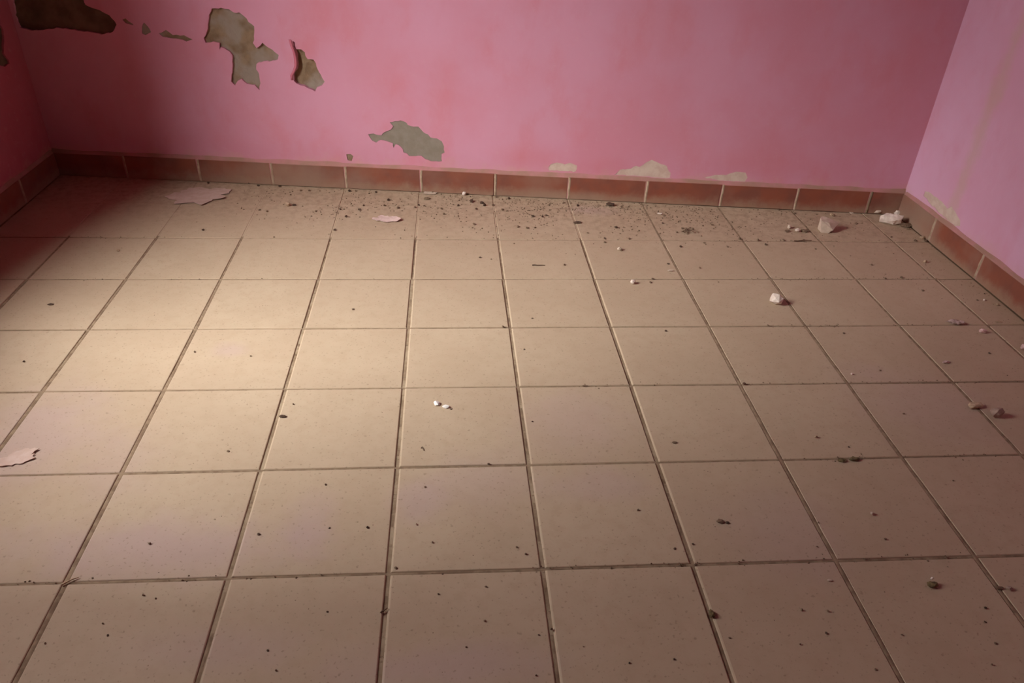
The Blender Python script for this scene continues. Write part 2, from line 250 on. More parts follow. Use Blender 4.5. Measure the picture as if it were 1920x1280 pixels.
 (0.5438, -0.0907, 0.0176, 0.35, 2, 4.35, 'eleventh dark crumb from left on tile: back row, sixth column from right'),
 (0.5693, 0.0135, 0.0117, 0.55, 4, 2.25, 'twelfth dark crumb from left on tile: back row, sixth column from right'),
 (0.637, 0.0447, 0.0166, 0.46, 5, 3.75, 'rightmost dark crumb on tile: back row, sixth column from right'),
 (0.6949, 0.0159, 0.0166, 0.57, 3, 4.65, 'leftmost dark crumb on tile: back row, fifth column from right'),
 (0.6963, -0.2657, 0.0109, 0.48, 1, 4.94, 'second dark crumb from left on tile: back row, fifth column from right'),
 (0.7584, -0.3157, 0.0135, 0.39, 0, 5.75, 'third dark crumb from left on tile: back row, fifth column from right'),
 (0.8215, -0.212, 0.0113, 0.72, 4, 0.03, 'fourth dark crumb from left on tile: back row, fifth column from right'),
 (0.8238, -0.212, 0.0174, 0.59, 0, 1.03, 'fifth dark crumb from left on tile: back row, fifth column from right'),
 (0.8888, 0.0078, 0.0142, 0.52, 1, 3.18, 'sixth dark crumb from left on tile: back row, fifth column from right'),
 (0.92, 0.0084, 0.0149, 0.38, 1, 0.91, 'seventh dark crumb from left on tile: back row, fifth column from right'),
 (0.8584, -0.3197, 0.0159, 0.41, 1, 4.19, 'eighth dark crumb from left on tile: back row, fifth column from right'),
 (0.9144, -0.2424, 0.0106, 0.61, 5, 3.16, 'rightmost dark crumb on tile: back row, fifth column from right'),
 (0.7514, -0.3554, 0.0152, 0.47, 2, 4.37, 'leftmost dark crumb on tile: second row from back, fifth column from right'),
 (0.8047, -0.427, 0.0161, 0.64, 1, 4.33, 'second dark crumb from left on tile: second row from back, fifth column from right'),
 (0.9647, -0.5405, 0.0146, 0.36, 3, 6.25, 'rightmost dark crumb on tile: second row from back, fifth column from right'),
 (-0.8353, -0.2585, 0.0129, 0.71, 0, 1.78, 'leftmost dark crumb on tile: back row, tenth column from right'),
 (-0.9417, 0.2375, 0.0154, 0.58, 0, 5.9, 'second dark crumb from left on tile: back row, tenth column from right'),
 (-0.7657, 0.2423, 0.0134, 0.45, 4, 1.02, 'third dark crumb from left on tile: back row, tenth column from right'),
 (-0.7172, 0.2114, 0.0183, 0.44, 3, 0.02, 'rightmost dark crumb on tile: back row, tenth column from right'),
 (-0.6585, -0.0556, 0.0149, 0.44, 2, 0.66, 'leftmost dark crumb on tile: back row, ninth column from right'),
 (-0.6249, -0.0717, 0.0139, 0.59, 5, 3.12, 'second dark crumb from left on tile: back row, ninth column from right'),
 (-0.5503, -0.3191, 0.0098, 0.56, 1, 0.28, 'third dark crumb from left on tile: back row, ninth column from right'),
 (-0.6231, 0.2075, 0.0183, 0.45, 0, 0.44, 'fourth dark crumb from left on tile: back row, ninth column from right'),
 (-0.5597, 0.1094, 0.0106, 0.7, 5, 4.67, 'fifth dark crumb from left on tile: back row, ninth column from right'),
 (-0.5241, 0.1596, 0.0172, 0.46, 5, 3.66, 'sixth dark crumb from left on tile: back row, ninth column from right'),
 (-0.4871, 0.1605, 0.0167, 0.45, 4, 5.01, 'seventh dark crumb from left on tile: back row, ninth column from right'),
 (-0.4243, -0.0682, 0.0141, 0.61, 4, 0.16, 'rightmost dark crumb on tile: back row, ninth column from right'),
 (1.0341, -0.1661, 0.0132, 0.48, 3, 5.81, 'leftmost dark crumb on tile: back row, fourth column from right'),
 (1.0591, -0.0822, 0.018, 0.37, 2, 3.67, 'second dark crumb from left on tile: back row, fourth column from right'),
 (1.071, -0.2562, 0.0115, 0.61, 1, 0.9, 'third dark crumb from left on tile: back row, fourth column from right'),
 (1.2006, -0.191, 0.0132, 0.49, 5, 4.46, 'fourth dark crumb from left on tile: back row, fourth column from right'),
 (1.2433, -0.1796, 0.0166, 0.37, 1, 2.34, 'fifth dark crumb from left on tile: back row, fourth column from right'),
 (1.318, -0.3203, 0.0172, 0.65, 1, 3.94, 'rightmost dark crumb on tile: back row, fourth column from right'),
 (1.0514, -0.3918, 0.0168, 0.51, 3, 1.57, 'leftmost dark crumb on tile: second row from back, fourth column from right'),
 (1.0779, -0.5753, 0.0107, 0.72, 4, 5.14, 'second dark crumb from left on tile: second row from back, fourth column from right'),
 (1.1597, -0.3567, 0.0144, 0.41, 1, 5.81, 'third dark crumb from left on tile: second row from back, fourth column from right'),
 (1.2442, -0.3903, 0.013, 0.37, 1, 1.47, 'rightmost dark crumb on tile: second row from back, fourth column from right'),
 (1.3912, -0.3296, 0.0143, 0.69, 4, 1.56, 'leftmost dark crumb on tile: back row, third column from right'),
 (1.5973, -0.0146, 0.0173, 0.47, 2, 1.68, 'second dark crumb from left on tile: back row, third column from right'),
 (1.4999, -0.3286, 0.0143, 0.56, 2, 2.84, 'third dark crumb from left on tile: back row, third column from right'),
 (1.5864, -0.3278, 0.0149, 0.53, 5, 4.24, 'rightmost dark crumb on tile: back row, third column from right'),
 (1.4107, -0.3694, 0.0166, 0.39, 0, 5.67, 'leftmost dark crumb on tile: second row from back, third column from right'),
 (1.6033, -0.407, 0.0124, 0.35, 5, 2.88, 'rightmost dark crumb on tile: second row from back, third column from right'),
 (1.6553, -0.0549, 0.0162, 0.43, 2, 2.28, 'leftmost dark crumb on tile: back row, second column from right'),
 (1.8253, -0.0753, 0.018, 0.59, 1, 4.39, 'second dark crumb from left on tile: back row, second column from right'),
 (1.889, -0.1596, 0.0152, 0.62, 1, 3.13, 'rightmost dark crumb on tile: back row, second column from right'),
 (1.7711, -0.5467, 0.01, 0.75, 2, 1.06, 'leftmost dark crumb on tile: second row from back, second column from right'),
 (1.8381, -0.6518, 0.0141, 0.6, 1, 3.33, 'rightmost dark crumb on tile: second row from back, second column from right'),
 (1.9806, -0.2931, 0.0144, 0.49, 4, 0.49, 'leftmost dark crumb on tile: back row, right edge column'),
 (2.0986, -0.2119, 0.0154, 0.6, 2, 5.78, 'second dark crumb from left on tile: back row, right edge column'),
 (2.0671, -0.3284, 0.0172, 0.5, 1, 2.9, 'rightmost dark crumb on tile: back row, right edge column'),
 (-0.2989, -1.387, 0.0076, 0.64, 4, 1.99, 'only dark crumb on tile: fifth row from back, eighth column from right'),
 (-0.4287, -1.5781, 0.01, 0.41, 1, 5.62, 'only dark crumb on tile: fifth row from back, ninth column from right'),
 (0.2474, -0.49, 0.0125, 0.43, 3, 3.67, 'only dark crumb on tile: second row from back, seventh column from right'),
 (0.3045, -0.9892, 0.0119, 0.5, 4, 1.96, 'only dark crumb on tile: third row from back, seventh column from right'),
 (0.3631, -1.1219, 0.008, 0.4, 0, 2.49, 'only dark crumb on tile: fourth row from back, sixth column from right'),
 (0.4055, -0.9364, 0.0083, 0.43, 3, 3.05, 'only dark crumb on tile: third row from back, sixth column from right'),
 (0.3551, -1.4768, 0.0068, 0.35, 3, 0.57, 'only dark crumb on tile: fifth row from back, sixth column from right'),
 (0.8372, -1.0207, 0.01, 0.72, 3, 0.57, 'only dark crumb on tile: fourth row from back, fifth column from right'),
 (1.4356, -1.04, 0.0101, 0.43, 0, 3.24, 'leftmost dark crumb on tile: fourth row from back, third column from right'),
 (1.4546, -1.2554, 0.0078, 0.65, 4, 5.79, 'rightmost dark crumb on tile: fourth row from back, third column from right'),
 (0.5626, -0.5506, 0.0138, 0.44, 4, 4.25, 'only dark crumb on tile: second row from back, sixth column from right'),
 (2.036, -0.8227, 0.0109, 0.39, 5, 3.32, 'leftmost dark crumb on tile: third row from back, right edge column'),
 (2.0938, -0.7758, 0.0093, 0.4, 3, 4.71, 'rightmost dark crumb on tile: third row from back, right edge column'),
 (1.8667, -1.1667, 0.0109, 0.53, 3, 5.26, 'only dark crumb on tile: fourth row from back, second column from right'),
 (-0.1892, -0.8735, 0.0126, 0.36, 2, 5.07, 'only dark crumb on tile: third row from back, eighth column from right'),
 (-0.6343, -1.1232, 0.0101, 0.52, 4, 4.86, 'leftmost dark crumb on tile: fourth row from back, ninth column from right'),
 (-0.4642, -1.1486, 0.0073, 0.71, 1, 3.68, 'rightmost dark crumb on tile: fourth row from back, ninth column from right'),
 (-1.1053, -1.1671, 0.0101, 0.54, 3, 1.87, 'only dark crumb on tile: fourth row from back, eleventh column from right'),
 (1.1955, -0.9874, 0.0094, 0.42, 1, 5.37, 'only dark crumb on tile: third row from back, fourth column from right'),
 (1.0026, -1.3166, 0.0118, 0.63, 0, 1.92, 'only dark crumb on tile: fourth row from back, fourth column from right'),
 (1.7705, -0.6603, 0.0115, 0.67, 5, 2.46, 'leftmost dark crumb on tile: third row from back, second column from right'),
 (1.8685, -0.7511, 0.0134, 0.46, 2, 0.68, 'rightmost dark crumb on tile: third row from back, second column from right'),
 (0.8606, -0.689, 0.0111, 0.7, 2, 1.39, 'leftmost dark crumb on tile: third row from back, fifth column from right'),
 (0.8751, -0.6604, 0.0134, 0.39, 5, 4.14, 'rightmost dark crumb on tile: third row from back, fifth column from right'),
 (1.1936, -1.6048, 0.0069, 0.44, 3, 0.7, 'only dark crumb on tile: fifth row from back, fourth column from right'),
 (1.4189, -1.4682, 0.0092, 0.49, 4, 6.22, 'only dark crumb on tile: fifth row from back, third column from right')]
CAM = {'f': 1426.04, 'fwd': [0.0797, 0.8359, -0.543], 'loc': [0.1361, -3.088, 1.3073], 'right': [0.9968, -0.0704, 0.038], 'up': [0.0065, 0.5443, 0.8389]}
TH = 0.012

# ------------------------------------------------------------------ camera, sky, sun, exposure
cam_data = bpy.data.cameras.new('camera')
cam = bpy.data.objects.new('camera', cam_data)
C.objects.link(cam)
cam_data.sensor_fit = 'HORIZONTAL'
cam_data.sensor_width = 36.0
cam_data.lens = 36.0 * CAM['f'] / 1920.0
cam_data.clip_start = 0.02
r_, u_, f_ = Vector(CAM['right']), Vector(CAM['up']), Vector(CAM['fwd'])
m_ = Matrix((r_, u_, -f_)).transposed().to_4x4()
m_.translation = Vector(CAM['loc'])
cam.matrix_world = m_
scene.camera = cam

scene.view_settings.view_transform = 'Standard'
scene.view_settings.look = 'None'
scene.view_settings.gamma = 1.0
scene.view_settings.use_curve_mapping = False
scene.view_settings.exposure = 2.74

SUN_EL, SUN_AZ, SUN_ANGLE, SUN_STRENGTH, SKY_STRENGTH = 0.78, -0.60, 55.0, 4.0, 2.35
WIN_Y0, WIN_Y1, WIN_Z0, WIN_Z1, WALL_T = -1.94, -1.04, 0.95, 2.45, 0.30
ROOM_H, FRONT_Y = 2.9, -4.2

world = bpy.data.worlds.new('daylight_sky')
scene.world = world
world.use_nodes = True
wn, wl = world.node_tree.nodes, world.node_tree.links
wn.clear()
w_tc = wn.new('ShaderNodeTexCoord')
w_sep = wn.new('ShaderNodeSeparateXYZ')
w_map = wn.new('ShaderNodeMapRange')
w_map.inputs['From Min'].default_value = -0.05
w_map.inputs['From Max'].default_value = 0.05
w_mix = wn.new('ShaderNodeMix')
w_mix.data_type = 'RGBA'
w_mix.inputs['A'].default_value = (0.16, 0.13, 0.10, 1)
w_mix.inputs['B'].default_value = (0.92, 0.96, 1.0, 1)
w_bg = wn.new('ShaderNodeBackground')
w_bg.inputs['Strength'].default_value = SKY_STRENGTH
w_out = wn.new('ShaderNodeOutputWorld')
wl.new(w_tc.outputs['Generated'], w_sep.inputs[0])
wl.new(w_sep.outputs['Z'], w_map.inputs['Value'])
wl.new(w_map.outputs[0], w_mix.inputs['Factor'])
wl.new(w_mix.outputs['Result'], w_bg.inputs['Color'])
wl.new(w_bg.outputs[0], w_out.inputs['Surface'])

sun_data = bpy.data.lights.new('hazy_sun', 'SUN')
sun_data.energy = SUN_STRENGTH
sun_data.angle = math.radians(SUN_ANGLE)
sun_data.color = (0.96, 1.0, 1.0)
sun = bpy.data.objects.new('hazy_sun', sun_data)
C.objects.link(sun)
sun_dir = Vector((-math.cos(SUN_AZ) * math.cos(SUN_EL), math.sin(SUN_AZ) * math.cos(SUN_EL), math.sin(SUN_EL)))
sun.location = (-6, -5, 6)
sun.rotation_euler = sun_dir.to_track_quat('Z', 'Y').to_euler()

portal_data = bpy.data.lights.new('window_portal', 'AREA')
portal_data.shape = 'RECTANGLE'
portal_data.size = WIN_Z1 - WIN_Z0
portal_data.size_y = WIN_Y1 - WIN_Y0
portal_data.cycles.is_portal = True
portal = bpy.data.objects.new('window_portal', portal_data)
C.objects.link(portal)
portal.location = (XL - TH - WALL_T + 0.01, (WIN_Y0 + WIN_Y1) / 2, (WIN_Z0 + WIN_Z1) / 2)
portal.rotation_euler = (0, math.radians(-90), 0)      # faces +x, into the room


# ------------------------------------------------------------------ material helpers
class Mat:
    def __init__(self, name, rough=0.85, spec=0.25):
        self.m = bpy.data.materials.new(name)
        self.m.use_nodes = True
        self.n, self.l = self.m.node_tree.nodes, self.m.node_tree.links
        self.bsdf = self.n['Principled BSDF']
        self.bsdf.inputs['Roughness'].default_value = rough
        self.bsdf.inputs['Specular IOR Level'].default_value = spec
        self.pos = self.n.new('ShaderNodeNewGeometry').outputs['Position']

    def noise(self, scale, detail=4, rough=0.55, vec=None, stretch=None, dist=0.0):
        t = self.n.new('ShaderNodeTexNoise')
        t.inputs['Scale'].default_value = scale
        t.inputs['Detail'].default_value = detail
        t.inputs['Roughness'].default_value = rough
        t.inputs['Distortion'].default_value = dist
        v = vec or self.pos
        if stretch:
            mp = self.n.new('ShaderNodeVectorMath'); mp.operation = 'MULTIPLY'
            mp.inputs[1].default_value = stretch
            self.l.new(v, mp.inputs[0]); v = mp.outputs[0]
        self.l.new(v, t.inputs['Vector'])
        return t.outputs['Fac']

    def ramp(self, val, a, b, lo=0.0, hi=1.0, smooth=True):
        t = self.n.new('ShaderNodeMapRange')
        t.interpolation_type = 'SMOOTHSTEP' if smooth else 'LINEAR'
        for k, v in (('From Min', a), ('From Max', b), ('To Min', lo), ('To Max', hi)):
            t.inputs[k].default_value = v
        self.l.new(val, t.inputs['Value'])
        return t.outputs[0]

    def math(self, op, a, b=0.0):
        t = self.n.new('ShaderNodeMath'); t.operation = op
        for i, v in enumerate((a, b)):
            if isinstance(v, (int, float)): t.inputs[i].default_value = v
            else: self.l.new(v, t.inputs[i])
        return t.outputs[0]

    def mix(self, fac, a, b, mode='MIX'):
        t = self.n.new('ShaderNodeMix'); t.data_type = 'RGBA'; t.blend_type = mode
        for k, v in (('Factor', fac), ('A', a), ('B', b)):
            s = t.inputs[k]
            if isinstance(v, (int, float)): s.default_value = v
            elif isinstance(v, tuple): s.default_value = (*v, 1)
            else: self.l.new(v, s)
        return t.outputs['Result']

    def blob(self, centre, radii, wobble, edge=0.35):
        """soft irregular patch around a world-space centre"""
        s = self.n.new('ShaderNodeVectorMath'); s.operation = 'SUBTRACT'
        self.l.new(self.pos, s.inputs[0]); s.inputs[1].default_value = centre
        d = self.n.new('ShaderNodeVectorMath'); d.operation = 'MULTIPLY'
        self.l.new(s.outputs[0], d.inputs[0]); d.inputs[1].default_value = [1 / r for r in radii]
        ln = self.n.new('ShaderNodeVectorMath'); ln.operation = 'LENGTH'
        self.l.new(d.outputs[0], ln.inputs[0])
        v = self.math('ADD', ln.outputs['Value'], self.math('MULTIPLY', self.math('SUBTRACT', wobble, 0.5), 1.6))
        return self.ramp(v, 1.0 + edge, 1.0 - edge * 1.6, 0, 1)

    def random(self):
        return self.n.new('ShaderNodeObjectInfo').outputs['Random']

    def bump(self, h, strength, dist=0.002):
        b = self.n.new('ShaderNodeBump')
        b.inputs['Strength'].default_value = strength
        b.inputs['Distance'].default_value = dist
        self.l.new(h, b.inputs['Height'])
        if getattr(self, '_bn', None) is not None:
            self.l.new(self._bn, b.inputs['Normal'])
        self._bn = b.outputs[0]
        self.l.new(self._bn, self.bsdf.inputs['Normal'])

    def color(self, c):
        if isinstance(c, tuple): self.bsdf.inputs['Base Color'].default_value = (*c, 1)
        else: self.l.new(c, self.bsdf.inputs['Base Color'])
        return self.m


def plain(name, a, b, scale=60.0, rough=0.9, bump=0.4, lo=0.35, hi=0.65, dist=0.002, vary=0.0):
    m = Mat(name, rough)
    c = m.mix(m.ramp(m.noise(scale), lo, hi), a, b)
    if vary:
        c = m.mix(m.math('MULTIPLY', m.random(), vary), c, (0, 0, 0))
    m.bump(m.noise(scale * 2.2, 5), bump, dist)
    return m.color(c)


# ------------------------------------------------------------------ surface materials
BU = Vector((1, BACK[1], 0)).normalized()               # along the back wall, to the right
BN = Vector((BACK[1], -1, 0)).normalized()              # out of the back wall, into the room
BO = Vector((0, BACK[0], 0)) - BN * TH                  # back wall plane, where x is about 0


def back_pt(u, z, d=0.0):
    return BO + BU * u + Vector((0, 0, z)) + BN * d


def tile_material():
    m = Mat('dusty_clay_tile', 0.72, 0.22)
    base = m.mix(m.ramp(m.noise(3.2, 3), 0.3, 0.7), TILE_A, TILE_B)
    base = m.mix(m.math('MULTIPLY', m.random(), 0.35), base, TILE_C)
    base = m.mix(m.math('MULTIPLY', m.ramp(m.noise(28, 5, 0.65), 0.42, 0.72), 0.40), base, TILE_D)
    wob = m.noise(9, 4, 0.6)
    for x, y, rx, ry, st in FLOOR_STAINS:                # chalky pink-mauve scuffs left on the tiles
        f = m.blob((x, y, 0), (rx, ry, 1), wob, 0.55)
        base = m.mix(m.math('MULTIPLY', f, st * 0.75), base, (0.46, 0.315, 0.285))
    speck = m.ramp(m.noise(140, 2, 0.5), 0.63, 0.72)
    base = m.mix(m.math('MULTIPLY', speck, 0.42), base, (0.17, 0.105, 0.06))
    speck2 = m.ramp(m.noise(62, 2, 0.5), 0.70, 0.76)
    base = m.mix(m.math('MULTIPLY', speck2, 0.30), base, (0.15, 0.09, 0.05))
    # soil trodden in along the foot of the back wall
    sep = m.n.new('ShaderNodeSeparateXYZ'); m.l.new(m.pos, sep.inputs[0])
    yy = m.math('ADD', sep.outputs['Y'], m.math('MULTIPLY', sep.outputs['X'], -BACK[1]))
    near = m.ramp(m.math('ADD', yy, m.math('MULTIPLY', wob, 0.22)), -0.30, 0.20)
    soil = m.math('MULTIPLY', near, m.ramp(m.noise(34, 5, 0.7), 0.42, 0.66))
    base = m.mix(m.math('MULTIPLY', soil, 0.42), base, (0.20, 0.125, 0.075))
    m.bump(m.noise(14, 3), 0.25, 0.004)
    m.bump(m.noise(220, 3), 0.15, 0.0008)
    return m.color(base)


TILE_A, TILE_B, TILE_C, TILE_D = (0.50, 0.372, 0.248), (0.465, 0.338, 0.222), (0.44, 0.310, 0.205), (0.42, 0.295, 0.185)
M_TILE = tile_material()


def grout_material():
    m = Mat('dirty_grout', 0.95, 0.1)
    sep = m.n.new('ShaderNodeSeparateXYZ'); m.l.new(m.pos, sep.inputs[0])
    dirty = m.ramp(m.math('ADD', sep.outputs['X'], m.math('MULTIPLY', m.noise(2.3, 3), 1.2)), 1.0, 1.9)   # soil-filled joints on the right, clean ones in the middle
    base = m.mix(dirty, (0.40, 0.295, 0.19), (0.21, 0.14, 0.09))
    c = m.mix(m.ramp(m.noise(11, 4, 0.6), 0.36, 0.66), base, (0.24, 0.16, 0.095))
    c = m.mix(m.math('MULTIPLY', m.ramp(m.noise(48, 4, 0.7), 0.56, 0.70), 0.7), c, (0.11, 0.065, 0.035))
    m.bump(m.noise(90, 5), 0.6, 0.003)
    return m.color(c)


M_GROUT = grout_material()


M_JSOIL = plain('joint_soil', (0.31, 0.215, 0.132), (0.205, 0.132, 0.08), 40, 1.0, 0.6)


def pink_material(name, stains, streak=False, tones=None):
    m = Mat(name, 0.80, 0.18)
    a, b, c_ = tones or (PINK_A, PINK_B, PINK_C)
    c = m.mix(m.ramp(m.noise(2.2, 5, 0.6), 0.35, 0.68), a, b)
    c = m.mix(m.math('MULTIPLY', m.ramp(m.noise(7.5, 5, 0.6, stretch=(1, 1, 0.55)), 0.48, 0.72), 0.45), c, c_)
    c = m.mix(m.math('MULTIPLY', m.ramp(m.noise(38, 5, 0.7), 0.55, 0.75), 0.16), c, (0.66, 0.40, 0.42))
    wob = m.noise(7, 5, 0.65)
    for u, z, rx, rz, st in stains:
        p_ = back_pt(u, z)
        f = m.blob(tuple(p_), (rx, 0.5, rz), wob, 0.6)
        c = m.mix(m.math('MULTIPLY', f, st * 0.45), c, (0.57, 0.165, 0.18))
    if streak:                                           # yellowish line of a filled chase
        sep = m.n.new('ShaderNodeSeparateXYZ'); m.l.new(m.pos, sep.inputs[0])
        d = m.math('ABSOLUTE', m.math('SUBTRACT', sep.outputs['Y'], STREAK[0]))
        d = m.math('ADD', d, m.math('MULTIPLY', m.math('SUBTRACT', wob, 0.5), 0.12))
        f = m.ramp(d, 0.055, 0.0)
        c = m.mix(m.math('MULTIPLY', f, 0.42), c, (0.52, 0.36, 0.24))
    # pale limewash rubbed through just above the skirting
    sep = m.n.new('ShaderNodeSeparateXYZ'); m.l.new(m.pos, sep.inputs[0])
    lowz = m.ramp(m.math('ADD', sep.outputs['Z'], m.math('MULTIPLY', m.noise(10, 5, 0.7), 0.20)), 0.25, 0.17)
    c = m.mix(m.math('MULTIPLY', lowz, 0.45), c, (0.58, 0.34, 0.25))
    m.bump(m.noise(5, 4), 0.35, 0.012)
    m.bump(m.noise(26, 5, stretch=(1, 1, 0.6)), 0.22, 0.004)
    m.bump(m.noise(170, 3), 0.12, 0.001)
    return m.color(c)


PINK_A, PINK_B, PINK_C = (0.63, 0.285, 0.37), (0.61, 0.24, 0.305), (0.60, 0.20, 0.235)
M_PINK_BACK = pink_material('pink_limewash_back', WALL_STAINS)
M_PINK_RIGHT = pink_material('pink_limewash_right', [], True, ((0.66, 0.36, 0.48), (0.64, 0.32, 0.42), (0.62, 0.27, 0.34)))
M_PINK = pink_material('pink_limewash', [], tones=((0.52, 0.15, 0.19), (0.50, 0.13, 0.16), (0.48, 0.11, 0.13)))  # left and front walls: corner shade and red bounce put into deeper tones
def mortar_material():
    m = Mat('brown_mortar', 0.95, 0.1)
    c = m.mix(m.ramp(m.noise(22, 4), 0.35, 0.65), (0.275, 0.185, 0.11), (0.21, 0.138, 0.08))
    c = m.mix(m.ramp(m.noise(7.5, 3), 0.42, 0.60), c, (0.30, 0.235, 0.18))
    m.bump(m.noise(48, 5), 0.8, 0.006)
    return m.color(c)


M_BROWN_MORTAR = mortar_material()
M_GREY_MORTAR = plain('grey_mortar', (0.27, 0.225, 0.175), (0.24, 0.195, 0.145), 22, 0.95, 0.5, dist=0.004)
M_PALE_PLASTER = plain('pale_plaster', (0.62, 0.48, 0.38), (0.55, 0.39, 0.31), 30, 0.95, 0.4)
M_DARK_MORTAR = plain('dark_mortar', (0.17, 0.115, 0.07), (0.10, 0.068, 0.042), 12, 0.95, 0.7, dist=0.006)  # darker mortar tone for the two patches at the left corner
M_MORTARS = [M_BROWN_MORTAR, M_GREY_MORTAR, M_PALE_PLASTER, M_DARK_MORTAR]
def fillet_material():
    m = Mat('skirting_mortar', 0.95, 0.1)
    c = m.mix(m.ramp(m.noise(10, 4), 0.35, 0.65), (0.36, 0.20, 0.145), (0.48, 0.21, 0.20))
    m.bump(m.noise(22, 5), 0.6, 0.004)
    return m.color(c)


M_FILLET = fillet_material()
M_JOINT = plain('skirting_joint', (0.46, 0.33, 0.225), (0.36, 0.24, 0.155), 50, 0.95, 0.5)
M_CEIL = plain('dark_ceiling', (0.085, 0.045, 0.03), (0.06, 0.03, 0.022), 8, 0.9, 0.3)  # unseen ceiling, colour darkened to keep bounced light low


def skirting_material():
    m = Mat('terracotta_skirting', 0.62, 0.3)
    c = m.mix(m.ramp(m.noise(9, 4), 0.35, 0.68), (0.265, 0.075, 0.040), (0.205, 0.066, 0.043))
    c = m.mix(m.math('MULTIPLY', m.random(), 0.30), c, (0.20, 0.085, 0.058))
    sep = m.n.new('ShaderNodeSeparateXYZ'); m.l.new(m.pos, sep.inputs[0])
    dust = m.ramp(m.math('SUBTRACT', sep.outputs['Z'], m.math('MULTIPLY', m.noise(16, 5, 0.7), 0.085)), 0.012, -0.050)
    c = m.mix(m.math('MULTIPLY', dust, 0.70), c, (0.36, 0.225, 0.145))
    # settled dust is thicker on some stretches than on others
    film = m.ramp(m.noise(3.1, 4, 0.6), 0.46, 0.68)
    c = m.mix(m.math('MULTIPLY', film, 0.38), c, (0.33, 0.195, 0.14))
    wob = m.noise(8, 4, 0.6)
    for ctr, rad, st in (((2.125, -.19, .05), (.12, .17, .12), .62), ((-.62, .225, .03), (.34, .25, .085), .45), ((.62, .10, .0), (.3, .2, .035), .4)):
        c = m.mix(m.math('MULTIPLY', m.blob(ctr, rad, wob, 0.5), st), c, (0.34, 0.225, 0.155))
    m.bump(m.noise(40, 4), 0.25, 0.002)
    return m.color(c)


M_SKIRT = skirting_material()


# ------------------------------------------------------------------ object helpers
def link(name, me, mat=None, parent=None, loc=None):
    if mat: me.materials.append(mat)
    o = bpy.data.objects.new(name, me)
    C.objects.link(o)
    if loc is not None: o.location = loc
    if parent: o.parent = parent
    return o


def bm_obj(name, bm, mat, parent=None, loc=None, smooth=False):
    bmesh.ops.recalc_face_normals(bm, faces=bm.faces)
    me = bpy.data.meshes.new(name)
    bm.to_mesh(me); bm.free()
    if smooth:
        for p_ in me.polygons: p_.use_smooth = True
    return link(name, me, mat, parent, loc)


def add_box(bm, lo, hi):
    v = [bm.verts.new((x, y, z)) for x in (lo[0], hi[0]) for y in (lo[1], hi[1]) for z in (lo[2], hi[2])]
    for f in ((0, 1, 3, 2), (4, 6, 7, 5), (0, 4, 5, 1), (2, 3, 7, 6), (0, 2, 6, 4), (1, 5, 7, 3)):
        bm.faces.new([v[i] for i in f])


def tag(o, label=None, cat=None, group=None, kind=None):
    for k, v in (('label', label), ('category', cat), ('group', group), ('kind', kind)):
        if v: o[k] = v
    return o


def ragged(poly, amp, step=0.012, seed=0):
    """subdivide an outline and roughen it"""
    rnd = random.Random(seed)
    out = []
    for i in range(len(poly)):
        a, b = Vector(poly[i]), Vector(poly[(i + 1) % len(poly)])
        n = max(1, int((b - a).length / step))
        for k in range(n):
            p_ = a.lerp(b, k / n)
            out.append((p_.x + rnd.uniform(-amp, amp), p_.y + rnd.uniform(-amp, amp)))
    return out


def inside(pt, poly):
    x, y = pt
    c = False
    for i in range(len(poly)):
        x1, y1 = poly[i]; x2, y2 = poly[i - 1]
        if (y1 > y) != (y2 > y) and x < (x2 - x1) * (y - y1) / (y2 - y1) + x1: c = not c
    return c


def cdt_fill(outer, holes, extra=()):
    """triangulate an outline with holes; returns verts, tris"""
    vs, es = [], []
    for loop in [outer] + holes:
        s = len(vs); vs += [Vector(q) for q in loop]
        es += [(s + i, s + (i + 1) % len(loop)) for i in range(len(loop))]
    vs += [Vector(q) for q in extra]
    v2, e2, f2, *_ = delaunay_2d_cdt(vs, es, [], 0, 1e-6)
    tris = []
    for f in f2:
        c = sum((v2[i] for i in f), Vector((0, 0))) / len(f)
        if inside(c, outer) and not any(inside(c, h) for h in holes): tris.append(list(f))
    return v2, tris


def wall_with_holes(name, place, outer, holes, thick, mat, through=()):
    """a slab: face with ragged holes whose rims go back into the wall; `through` holes cut the whole slab"""
    bm = bmesh.new()
    loops = [h for h, d in holes]
    v2, tris = cdt_fill(outer, loops + list(through))
    vf = [bm.verts.new(place(p_.x, p_.y, 0)) for p_ in v2]
    for t in tris: bm.faces.new([vf[i] for i in t])
    v3, tris3 = cdt_fill(outer, list(through))
    vb = [bm.verts.new(place(p_.x, p_.y, -thick)) for p_ in v3]
    for t in tris3: bm.faces.new([vb[i] for i in t])
    for loop, d in holes + [(h, thick) for h in through] + [(outer, thick)]:
        a = [bm.verts.new(place(q[0], q[1], 0)) for q in loop]
        b = [bm.verts.new(place(q[0], q[1], -d)) for q in loop]
        for i in range(len(loop)):
            j = (i + 1) % len(loop)
            bm.faces.new((a[i], a[j], b[j], b[i]))
    bmesh.ops.remove_doubles(bm, verts=bm.verts, dist=1e-5)
    return tag(bm_obj(name, bm, mat), kind='structure')


